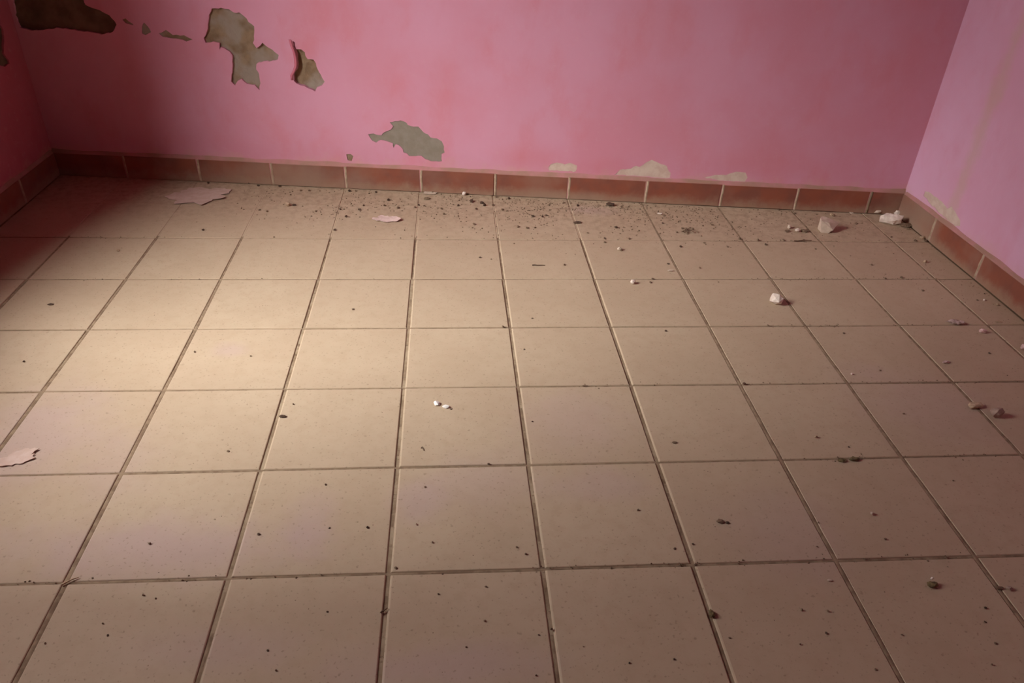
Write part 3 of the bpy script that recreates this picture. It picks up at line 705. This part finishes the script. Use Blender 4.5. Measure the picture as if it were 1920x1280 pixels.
# ------------------------------------------------------------------ walls, ceiling
def build_wall(name, place, outer, hole_data, thick, mat, through=(), amp=0.0022):
    loops = [(ragged(h, amp, 0.011, i + 3), d + 0.002) for i, (lab, h, d, k) in enumerate(hole_data)]
    w = wall_with_holes(name, place, outer, loops, thick, mat, through)
    for i, (lab, h, d, k) in enumerate(hole_data):
        # keep the uneven floor of the hole just behind the paint, only as large as the hole
        lp = loops[i][0]
        bm = bmesh.new()
        rnd = random.Random(i)
        x0, x1 = min(q[0] for q in lp), max(q[0] for q in lp)
        z0, z1 = min(q[1] for q in lp), max(q[1] for q in lp)
        st = max(0.008, (x1 - x0) / 22)
        ex = []
        x = x0
        while x < x1:
            z = z0
            while z < z1:
                q = (x + rnd.uniform(-.3, .3) * st, z + rnd.uniform(-.3, .3) * st)
                if inside(q, lp): ex.append(q)
                z += st
            x += st
        v2, tris = cdt_fill(lp, [], ex)
        vs = []
        for p_ in v2:
            n1 = noise.noise(Vector((p_.x * 40, p_.y * 40, i * 3.1))) * 0.4 + noise.noise(Vector((p_.x * 14, p_.y * 14, i * 5.7))) * 0.5
            dd = d * (0.80 - 0.5 * max(-0.35, min(0.8, n1)))
            vs.append(bm.verts.new(place(p_.x, p_.y, -min(d + 0.0015, dd))))
        for t in tris: bm.faces.new([vs[q] for q in t])
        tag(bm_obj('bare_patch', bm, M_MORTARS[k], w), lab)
    return w


ub0 = (XL - TH - BO.x) / BU.x
ub1 = (XR + TH - BO.x) / BU.x
wall_back = build_wall('wall_back', back_pt, [(ub0, -0.06), (ub1, -0.06), (ub1, ROOM_H), (ub0, ROOM_H)], BACK_HOLES, 0.22, M_PINK_BACK)
yb_l = back_pt(ub0, 0).y
yb_r = back_pt(ub1, 0).y
wall_right = build_wall('wall_right', lambda y, z, d=0.0: Vector((XR + TH - d, y, z)),
                        [(FRONT_Y, -0.06), (yb_r + 0.25, -0.06), (yb_r + 0.25, ROOM_H), (FRONT_Y, ROOM_H)], RIGHT_HOLES, 0.22, M_PINK_RIGHT)
win = [(WIN_Y0, WIN_Z0), (WIN_Y1, WIN_Z0), (WIN_Y1, WIN_Z1), (WIN_Y0, WIN_Z1)]
wall_left = build_wall('wall_left', lambda y, z, d=0.0: Vector((XL - TH + d, y, z)),
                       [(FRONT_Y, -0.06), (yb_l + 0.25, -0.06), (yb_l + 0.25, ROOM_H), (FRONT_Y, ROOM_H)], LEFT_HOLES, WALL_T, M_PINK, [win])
bm = bmesh.new(); add_box(bm, (XL - TH - WALL_T, FRONT_Y - 0.22, -0.06), (XR + TH + 0.22, FRONT_Y, ROOM_H))
tag(bm_obj('wall_front', bm, M_PINK), kind='structure')
bm = bmesh.new(); add_box(bm, (XL - TH - WALL_T, FRONT_Y - 0.22, ROOM_H), (XR + TH + 0.22, yb_l + 0.25, ROOM_H + 0.15))
tag(bm_obj('ceiling', bm, M_CEIL), kind='structure')

# loose lip of paint along the left edge of the small wedge-shaped hole
bm = bmesh.new()
lip = FLAP
va, vb_ = [], []
for i, (u, z) in enumerate(lip):
    t = i / (len(lip) - 1)
    wdt = 0.012 * math.sin(math.pi * min(1, max(0.06, t)))
    va.append(bm.verts.new(back_pt(u - 0.010, z, 0.0002)))
    vb_.append(bm.verts.new(back_pt(u + wdt * 0.12, z, 0.001 + wdt * 0.45)))
for i in range(len(lip) - 1): bm.faces.new((va[i], va[i + 1], vb_[i + 1], vb_[i]))
fl = tag(bm_obj('paint_lip', bm, M_PINK, wall_back, smooth=True), 'curled lip of pink paint at the left edge of the small wedge')
sol = fl.modifiers.new('thickness', 'SOLIDIFY'); sol.thickness = 0.0012

# ------------------------------------------------------------------ floor: mortar bed and tiles
bm = bmesh.new()
add_box(bm, (XL - TH, FRONT_Y, -0.06), (XR + TH, max(yb_l, yb_r), -0.0032))
floor = tag(bm_obj('floor', bm, M_GROUT), kind='structure')


def col_x(c, y):
    if c < -4: return XL + 0.002
    if c > 6: return XR - 0.002
    a, b = COLS[c]; return a + b * y


def row_y(r, x):
    if r > 12: return FRONT_Y + 0.002
    a, b = ROWS[r]; return a + b * x


def cross(c, r):
    y = -r * 0.33
    for _ in range(3):
        x = col_x(c, y); y = row_y(r, x)
    return Vector((x, y))


def back_y(x): return BACK[0] + BACK[1] * x - 0.001


def tile(q, gx, gy, bl, br, by, rnd):
    """q: four corners (counter-clockwise from near left) of the joint lines; one tile with eased top edges (bl left, br right, by near and far)"""
    cx = sum((p_.x for p_ in q)) / 4; cy = sum((p_.y for p_ in q)) / 4
    bm = bmesh.new()
    sg = ((1, 1), (-1, 1), (-1, -1), (1, -1))
    tx, ty, dz = rnd.uniform(-.0028, .0028), rnd.uniform(-.0022, .0022), rnd.uniform(-.0006, .0006)
    rings = []
    jit = [(rnd.uniform(-.0008, .0008), rnd.uniform(-.0008, .0008)) for _ in range(4)]
    for k, z in ((0.0, -0.012), (0.0, -.0028), (.38, -.0010), (1.0, 0.0)):
        ring = []
        for p_, (sx, sy), (jx, jy) in zip(q, sg, jit):
            x = p_.x + sx * (gx + k * (bl if sx > 0 else br)) + jx - cx; y = p_.y + sy * (gy + k * by) + jy - cy
            ring.append(bm.verts.new((x, y, z + dz + (x * tx + y * ty if z > -0.01 else 0))))
        rings.append(ring)
    for a, b in zip(rings, rings[1:]):
        for i in range(4):
            j = (i + 1) % 4
            bm.faces.new((a[i], a[j], b[j], b[i]))
    bm.faces.new(rings[-1])
    return bm_obj('floor_tile', bm, M_TILE, floor, (cx, cy, 0))


def edge_l(c): return .0046 if -1 <= c <= 2 else (.0030 if c < -1 else .0012)     # sharper edges where the joints are packed with soil


rnd = random.Random(11)
for c in range(-5, 7):
    for r in range(0, 13):
        # row r lies between line r+1 (nearer the camera) and line r
        p0, p1 = cross(c, r + 1), cross(c + 1, r + 1)
        if r == 0:
            xm = (p0.x + p1.x) / 2
            split = back_y(xm) > 0.07
            l0, l1 = cross(c, 0), cross(c + 1, 0)
            b0, b1 = Vector((p0.x, back_y(p0.x))), Vector((p1.x, back_y(p1.x)))
            if split:
                tile((p0, p1, l1, l0), .0030, .0018, edge_l(c) * .7, .0020, .0018, rnd)
                tile((l0, l1, b1, b0), .0028, .0018, edge_l(c) * .6, .0020, .0018, rnd)
            else:
                tile((p0, p1, b1, b0), .0030, .0022, edge_l(c) * .7, .0020, .0018, rnd)
            continue
        p3, p2 = cross(c, r), cross(c + 1, r)
        gx = .0048 if r > 1 else .0036
        tile((p0, p1, p2, p3), gx * rnd.uniform(.85, 1.15), .0033 * rnd.uniform(.8, 1.2), edge_l(c), .0026, .0024, rnd)


# soil packed into the joints on the right and the left, and along the cross joints
bm = bmesh.new()


def soil_strip(f, t0, t1, half, level, seed, along_x):
    n = int((t1 - t0) / 0.012)
    prev = None
    for i in range(n + 1):
        t = t0 + (t1 - t0) * i / n
        z = level + 0.0011 * noise.noise(Vector((t * 14, seed * 7.7, 2.0))) + 0.0006 * noise.noise(Vector((t * 55, seed * 3.1, 9.0)))
        z = min(z, 0.0004)
        c = f(t)
        row = []
        for k, dz in ((-1, -.0016), (-.45, 0), (.45, 0), (1, -.0016)):
            p_ = (t, c + k * half, z + dz) if along_x else (c + k * half, t, z + dz)
            row.append(bm.verts.new(p_))
        if prev:
            for k in range(3): bm.faces.new((prev[k], prev[k + 1], row[k + 1], row[k]))
        prev = row


for c in range(-4, 7):
    lvl = -.0009 if c >= 3 else (-.0018 if c <= -2 else -.0034)
    y1 = back_y(col_x(c, 0)) - 0.002
    soil_strip(lambda t: col_x(c, t), -3.2, y1 if c >= 3 else -.30, .0062, lvl, c, False)
for r in range(1, 10):
    soil_strip(lambda t: row_y(r, t), XL + .01, XR - .01, .0045, -.0018 if r in (1, 2, 6) else -.0023, 30 + r, True)
tag(bm_obj('joint_soil', bm, M_JSOIL, floor, smooth=True), 'brown soil packed into the tile joints', kind='stuff')
bm = bmesh.new()                                          # pale dust swept into the joints next to the back wall
for c in range(-4, 3):
    soil_strip(lambda t: col_x(c, t), -.31, back_y(col_x(c, 0)) - 0.002, .0060, -.0006 if c < -1 else -.0019, 60 + c, False)
soil_strip(lambda t: row_y(0, t), XL + .01, .9, .0048, -.0006, 90, True)
tag(bm_obj('joint_dust', bm, M_TILE, floor, smooth=True), 'pale dust filling the joints near the back wall', kind='stuff')


# ------------------------------------------------------------------ skirting of cut terracotta tiles
def skirting(name, place, joints, end_lo, end_hi, h=0.101, gap=0.0062, rnd=random.Random(2)):
    """place(s, z, d): s along the wall, d out of the wall (0 = wall, TH = tile face)"""
    bm = bmesh.new()
    # mortar behind and between the tiles, and a sloping fillet on top of them
    prof = [(0.0, 0.0), (TH * 0.90, 0.0), (TH * 0.90, h - 0.002), (TH * 0.72, h + 0.003), (0.0009, h + 0.014), (0.0, h + 0.014)]
    n = max(2, int((end_hi - end_lo) / 0.035))
    rings = []
    for i in range(n + 1):
        s = end_lo + (end_hi - end_lo) * i / n
        w = noise.noise(Vector((s * 9, 3.3, len(name)))) * 0.006
        rings.append([bm.verts.new(place(s, z + (w if k in (4, 5) else 0), d)) for k, (d, z) in enumerate(prof)])
    for a, b in zip(rings, rings[1:]):
        for k in range(len(prof)):
            j = (k + 1) % len(prof)
            bm.faces.new((a[k], a[j], b[j], b[k]))
    bm.faces.new(rings[0]); bm.faces.new(rings[-1])
    base = tag(bm_obj(name, bm, M_FILLET), kind='structure')
    edges = [end_lo] + sorted(j for j in joints if end_lo + .02 < j < end_hi - .02) + [end_hi]
    for i, (a, b) in enumerate(zip(edges, edges[1:])):
        a2 = a + (gap if i else 0.001); b2 = b - (gap if i < len(edges) - 2 else 0.001)
        bm = bmesh.new()
        s_mid = (a2 + b2) / 2
        tilt, out = rnd.uniform(-.0012, .0012), rnd.uniform(-.0006, .0010)
        dh = rnd.uniform(-.0015, .0015)
        rr = []
        org = place(s_mid, 0, 0)
        for ins, d in ((0, TH * .2), (0, TH - .0022), (.0007, TH - .0006), (.0022, TH)):
            ring = []
            for s, z in ((a2 + ins, 0.0006), (b2 - ins, 0.0006), (b2 - ins, h + dh - ins), (a2 + ins, h + dh - ins)):
                ring.append(bm.verts.new(place(s, z, d + out + (s - s_mid) / .33 * tilt * 2) - org))
            rr.append(ring)
        for x, y in zip(rr, rr[1:]):
            for k in range(4):
                j = (k + 1) % 4
                bm.faces.new((x[k], x[j], y[j], y[k]))
        bm.faces.new(rr[-1]); bm.faces.new(rr[0])
        bm_obj('skirting_tile', bm, M_SKIRT, base, org)
    for j in edges[1:-1]:
        # pale pointing squeezed into the joint, a little proud and uneven
        bm = bmesh.new()
        org = place(j, 0, 0)
        rr = []
        for i in range(6):
            z = 0.001 + (h - 0.001) * i / 5
            o1, o2 = rnd.uniform(-.0010, .0010), rnd.uniform(-.0014, .0004)
            rr.append([bm.verts.new(place(j + s + o1, z, d + o2) - org) for s, d in
                       ((-gap * .62, TH * .3), (-gap * .55, TH * .93), (gap * .2, TH * 1.22), (gap * 1.02, TH * 1.12), (gap * 1.02, TH * .3))])
        for x, y in zip(rr, rr[1:]):
            for k in range(5):
                q = (k + 1) % 5
                bm.faces.new((x[k], x[q], y[q], y[k]))
        bm.faces.new(rr[0]); bm.faces.new(rr[-1])
        bm_obj('joint_pointing', bm, M_GROUT if (name == 'baseboard_back' and j == edges[-2]) else M_JOINT, base, org)
    return base


skirting('baseboard_back', lambda s, z, d: back_pt(s, z, d), [x / BU.x for x in BACK_JOINTS], ub0 + 0.0005, ub1 - 0.0005)
side_joints = [ROWS[r][0] + (0.002 if r else 0.0) for r in range(1, 12)]
skirting('baseboard_right', lambda s, z, d: Vector((XR + TH - d, s, z)), side_joints, -3.3, yb_r - TH - 0.004)
skirting('baseboard_left', lambda s, z, d: Vector((XL - TH + d, s, z)), side_joints + [0.0], -3.3, yb_l - TH - 0.004)

# ------------------------------------------------------------------ debris
MC = {
    'beige': plain('beige_plaster_debris', (0.60, 0.46, 0.35), (0.53, 0.40, 0.30), 70, 0.95, 0.4),
    'chalk': plain('chalky_debris', (0.80, 0.67, 0.57), (0.66, 0.52, 0.42), 70, 0.95, 0.4),
    'white': plain('white_debris', (0.88, 0.83, 0.76), (0.82, 0.74, 0.66), 70, 0.85, 0.3),
    'tan': plain('tan_debris', (0.52, 0.37, 0.24), (0.42, 0.29, 0.18), 90, 0.95, 0.4),
    'pink': plain('pinkish_debris', (0.70, 0.47, 0.42), (0.58, 0.36, 0.31), 80, 0.95, 0.4),
    'mauve': plain('mauve_debris', (0.60, 0.44, 0.38), (0.27, 0.165, 0.125), 110, 0.9, 0.4),
    'brown': plain('brown_debris', (0.42, 0.29, 0.22), (0.32, 0.20, 0.15), 80, 0.95, 0.4),
    'soil': plain('soil', (0.22, 0.145, 0.09), (0.14, 0.085, 0.052), 120, 1.0, 0.6),
    'moss': plain('mossy_soil', (0.19, 0.135, 0.06), (0.10, 0.07, 0.035), 120, 1.0, 0.6),
    'dark': plain('dark_soil', (0.11, 0.065, 0.042), (0.065, 0.038, 0.025), 120, 1.0, 0.5),
    'pinkpale': plain('pale_pink_paint', (0.60, 0.44, 0.36), (0.55, 0.38, 0.30), 40, 0.9, 0.3),
    'pinkwhite': plain('whitish_pink_paint', (0.72, 0.54, 0.47), (0.62, 0.43, 0.37), 50, 0.9, 0.3),
}


def hull_bm(w, d, h, n, rnd, flat=0.25):
    """a broken lump: convex hull of jittered points, resting on its flattened underside"""
    bm = bmesh.new()
    for i in range(n):
        t = i + 0.5
        ph = math.acos(1 - 2 * t / n); th = math.pi * (1 + 5 ** .5) * t
        r = rnd.uniform(.72, 1.08)
        z = math.cos(ph) * r * .5 + .5
        bm.verts.new((math.cos(th) * math.sin(ph) * r * w / 2, math.sin(th) * math.sin(ph) * r * d / 2, max(0, (z - flat) / (1 - flat)) * h))
    res = bmesh.ops.convex_hull(bm, input=bm.verts)
    bmesh.ops.delete(bm, geom=[g for g in res['geom_interior'] if isinstance(g, bmesh.types.BMVert)], context='VERTS')
    z0 = min(v.co.z for v in bm.verts)
    for v in bm.verts: v.co.z -= z0
    return bm


def wedge_bm(w, h, rnd):
    """the big chunk: a steep broken wedge with a lit left face and a point to the right"""
    bm = bmesh.new()
    pts = [(-.42, -.25, 0), (-.10, -.36, 0), (.10, -.12, 0), (-.02, .28, 0), (-.40, .28, 0), (.04, -.40, .28),
           (-.52, -.14, .90), (-.46, .12, 1.0), (-.26, .18, 1.0), (-.16, -.24, .72), (.0, .02, .86), (.50, .03, .60), (.40, .20, .58), (.30, -.10, .42)]
    for x, y, z in pts:
        bm.verts.new((x * w, y * w * .85, z * h))
    bmesh.ops.convex_hull(bm, input=bm.verts)
    return bm


def crumble(bm, amp, seed, cuts=1):
    bmesh.ops.subdivide_edges(bm, edges=bm.edges, cuts=cuts, use_grid_fill=True)
    for v in bm.verts:
        if v.co.z > 1e-5:
            n = noise.noise_vector(v.co * (0.35 / amp) + Vector((seed, seed * 2, 0)))
            v.co += n * amp
            v.co.z = max(v.co.z, 0)
    bmesh.ops.triangulate(bm, faces=bm.faces)


def flake_bm(w, d, lift, seed, thick=0.0016):
    """thin ragged sheet, slightly curled, with thickness"""
    rnd = random.Random(seed)
    n = 46
    loop = []
    for i in range(n):
        a = 2 * math.pi * i / n
        r = 0.98 + .55 * noise.noise(Vector((math.cos(a) * 1.7, math.sin(a) * 1.7, seed))) + rnd.uniform(-.13, .09)
        loop.append((math.cos(a) * r * w / 2, math.sin(a) * r * d / 2))
    ex = [(rnd.uniform(-.4, .4) * w, rnd.uniform(-.4, .4) * d) for _ in range(24)]
    ex = [q for q in ex if inside(q, [(x * .9, y * .9) for x, y in loop])]
    v2, tris = cdt_fill(loop, [], ex)
    bm = bmesh.new()
    vt, vb = [], []
    for p_ in v2:
        e = (p_.x / (w / 2)) ** 2 * .6 + (p_.y / (d / 2)) ** 2 * .4
        z = lift * e * (0.6 + .8 * noise.noise(Vector((p_.x / w * 2.5, p_.y / d * 2.5, seed + 4.4)))) + 0.0006
        z = max(0.0004, z)
        vt.append(bm.verts.new((p_.x, p_.y, z + thick))); vb.append(bm.verts.new((p_.x, p_.y, z)))
    for t in tris:
        bm.faces.new([vt[i] for i in t]); bm.faces.new([vb[i] for i in reversed(t)])
    for i in range(n):
        j = (i + 1) % n
        bm.faces.new((vt[i], vt[j], vb[j], vb[i]))
    return bm


def tube(bm, pts, r0, r1, sides=6):
    rings = []
    for i, p_ in enumerate(pts):
        t = (pts[min(i + 1, len(pts) - 1)] - pts[max(i - 1, 0)]).normalized()
        s = t.cross(Vector((0, 0, 1)))
        s = s.normalized() if s.length > 1e-4 else Vector((1, 0, 0))
        u = s.cross(t)
        r = r0 + (r1 - r0) * i / (len(pts) - 1)
        rings.append([bm.verts.new(p_ + (s * math.cos(a) + u * math.sin(a)) * r) for a in [2 * math.pi * k / sides for k in range(sides)]])
    for a, b in zip(rings, rings[1:]):
        for k in range(sides):
            j = (k + 1) % sides
            bm.faces.new((a[k], a[j], b[j], b[k]))
    bm.faces.new(rings[0]); bm.faces.new(list(reversed(rings[-1])))


CATS = {'plaster_chunk': 'plaster chunk', 'plaster_chip': 'plaster chip', 'stone': 'stone', 'soil_clump': 'soil clump',
        'paint_flake': 'paint flake', 'twig': 'twig', 'litter_tangle': 'litter'}
big_made = []
for i, (kind, x, y, w, h, col, label, rot) in enumerate(BIG):
    rnd = random.Random(100 + i)
    ht = h * 0.80
    if kind == 'plaster_chunk' and 'largest' in label:
        bm = wedge_bm(w, h * .86, rnd)
        crumble(bm, 0.003, i)
    elif kind == 'plaster_chunk':
        bm = hull_bm(w, h * 1.15, h * 0.85, 16, rnd, .15)
        crumble(bm, 0.006, i, 2)
    elif kind == 'stone':
        bm = hull_bm(w, w * rnd.uniform(.7, .95), ht * 1.1, 18 if w > .02 else 12, rnd, .08)
        if w > .03: crumble(bm, 0.0022, i)
    elif kind == 'plaster_chip':
        bm = hull_bm(w, max(h * 1.1, w * .45), h * 0.55, 14, rnd, .1)
        if w > .03: crumble(bm, 0.0016, i)
    elif kind == 'soil_clump':
        bm = hull_bm(w, max(h * 1.2, w * .5), h * 0.5, 14, rnd, .2)
        if w > .025: crumble(bm, 0.0022, i)
    elif kind == 'paint_flake':
        d = h * 2.0
        bm = flake_bm(w, d, min(0.014, w * .10), i)
    elif kind == 'twig':
        bm = bmesh.new()
        r = max(0.0011, h * 0.36)
        pts = [Vector(((t - .5) * w, rnd.uniform(-.04, .04) * w, r + 0.0004 + 0.012 * w * math.sin(3 * t))) for t in (0, .2, .4, .6, .8, 1)]
        tube(bm, pts, r, r * .6)
    elif kind == 'litter_tangle':
        bm = bmesh.new()
        for k in range(9):
            a = rnd.uniform(0, 6.28); cx_, cy_ = rnd.uniform(-.32, .32) * w, rnd.uniform(-.35, .35) * h * 2
            L = rnd.uniform(.25, .5) * w
            pts = [Vector((cx_ + math.cos(a + .9 * t) * L * (t - .5), cy_ + math.sin(a + .9 * t) * L * (t - .5), 0.0022 + .006 * math.sin(3.1 * t))) for t in (0, .25, .5, .75, 1)]
            tube(bm, pts, .0018, .0012, 5)
        for k in range(8):
            b2 = hull_bm(rnd.uniform(.008, .018), rnd.uniform(.008, .014), rnd.uniform(.004, .008), 9, rnd)
            off = Vector((rnd.uniform(-.4, .4) * w, rnd.uniform(-.4, .4) * h * 2, 0))
            base_n = [bm.verts.new(v.co + off) for v in b2.verts]
            b2.verts.index_update()
            for f in b2.faces: bm.faces.new([base_n[v.index] for v in f.verts])
            b2.free()
    z = 0.0
    if 'resting on' in label: z = 0.012
    o = bm_obj(kind, bm, MC[col], None, (x, y, z), smooth=False)
    o.rotation_euler.z = math.radians(rot if kind not in ('stone', 'soil_clump') else rot)
    tag(o, label, CATS[kind])
    big_made.append(o)

# dark crumbs: six shapes shared between the copies
crumb_meshes = []
for k in range(6):
    bm = hull_bm(1, rnd.uniform(.6, .95), 1, 10, random.Random(40 + k), .2)
    bmesh.ops.recalc_face_normals(bm, faces=bm.faces)
    me = bpy.data.meshes.new('dirt_crumb'); bm.to_mesh(me); bm.free()
    me.materials.append(MC['soil'] if k % 3 else MC['dark'])
    crumb_meshes.append(me)
for x, y, w, hf, k, rot, label in CRUMBS:
    o = bpy.data.objects.new('dirt_crumb', crumb_meshes[k])
    C.objects.link(o)
    o.location = (x, y, 0.0)
    o.scale = (w, w, w * hf)
    o.rotation_euler.z = rot
    tag(o, label, 'crumb', 'dark crumbs on the tiles')

# fine uncountable grit swept up along the walls
rnd = random.Random(77)
bm = bmesh.new()
def grain(x, y, s):
    a = rnd.uniform(0, 6.28)
    v = [bm.verts.new((x + math.cos(a + t) * s * rnd.uniform(.6, 1.1), y + math.sin(a + t) * s * rnd.uniform(.6, 1.1), 0.0002)) for t in (0, 1.57, 3.14, 4.71)]
    t_ = bm.verts.new((x, y, s * rnd.uniform(.5, 1.0)))
    for i in range(4): bm.faces.new((v[i], v[(i + 1) % 4], t_))
flakes = [(b_[1], b_[2], b_[3] * .75) for b_ in BIG if b_[0] == 'paint_flake']
def put(x, y, sz):
    if any(math.hypot(x - fx, y - fy) < fr for fx, fy, fr in flakes): return
    grain(x, y, sz)
for i in range(2600):
    x = rnd.triangular(-1.1, 2.0, 0.75)
    d = min(abs(rnd.gauss(0, .19)) + .012, .75)
    if noise.noise(Vector((x * 7, d * 9, 1.5))) < rnd.uniform(-.55, .35): continue
    put(x, back_y(x) - d, rnd.uniform(.0014, .0048))
for i in range(320):
    y = rnd.uniform(-2.2, -.1); d = min(abs(rnd.gauss(0, .12)) + .012, .6)
    put(XR - d, y, rnd.uniform(.0010, .0030))
for i in range(420):
    put(rnd.uniform(-1.3, 2.0), rnd.uniform(-2.6, -.3), rnd.uniform(.0008, .0019))
# soil lying along some of the cross joints
for r, x0, x1, n in ((1, 1.2, 1.95, 70), (1, -.1, .9, 25), (2, 1.2, 2.0, 70), (2, -1.3, -.5, 25), (3, 1.2, 1.5, 40), (3, 1.6, 2.0, 30), (4, 1.0, 1.75, 60),
                     (4, .45, .75, 25), (5, 1.0, 1.6, 50), (6, .3, 1.3, 70), (6, -.9, .1, 45), (1, -1.3, -.9, 25)):
    for i in range(n):
        x = rnd.uniform(x0, x1)
        if noise.noise(Vector((x * 12, r * 3.7, .5))) < rnd.uniform(-.6, .3): continue
        put(x, row_y(r, x) + rnd.gauss(0, .006), rnd.uniform(.0014, .0036))
tag(bm_obj('fine_grit', bm, MC['soil']), 'fine dark grit scattered over the tiles, thickest along the back wall', 'grit', kind='stuff')
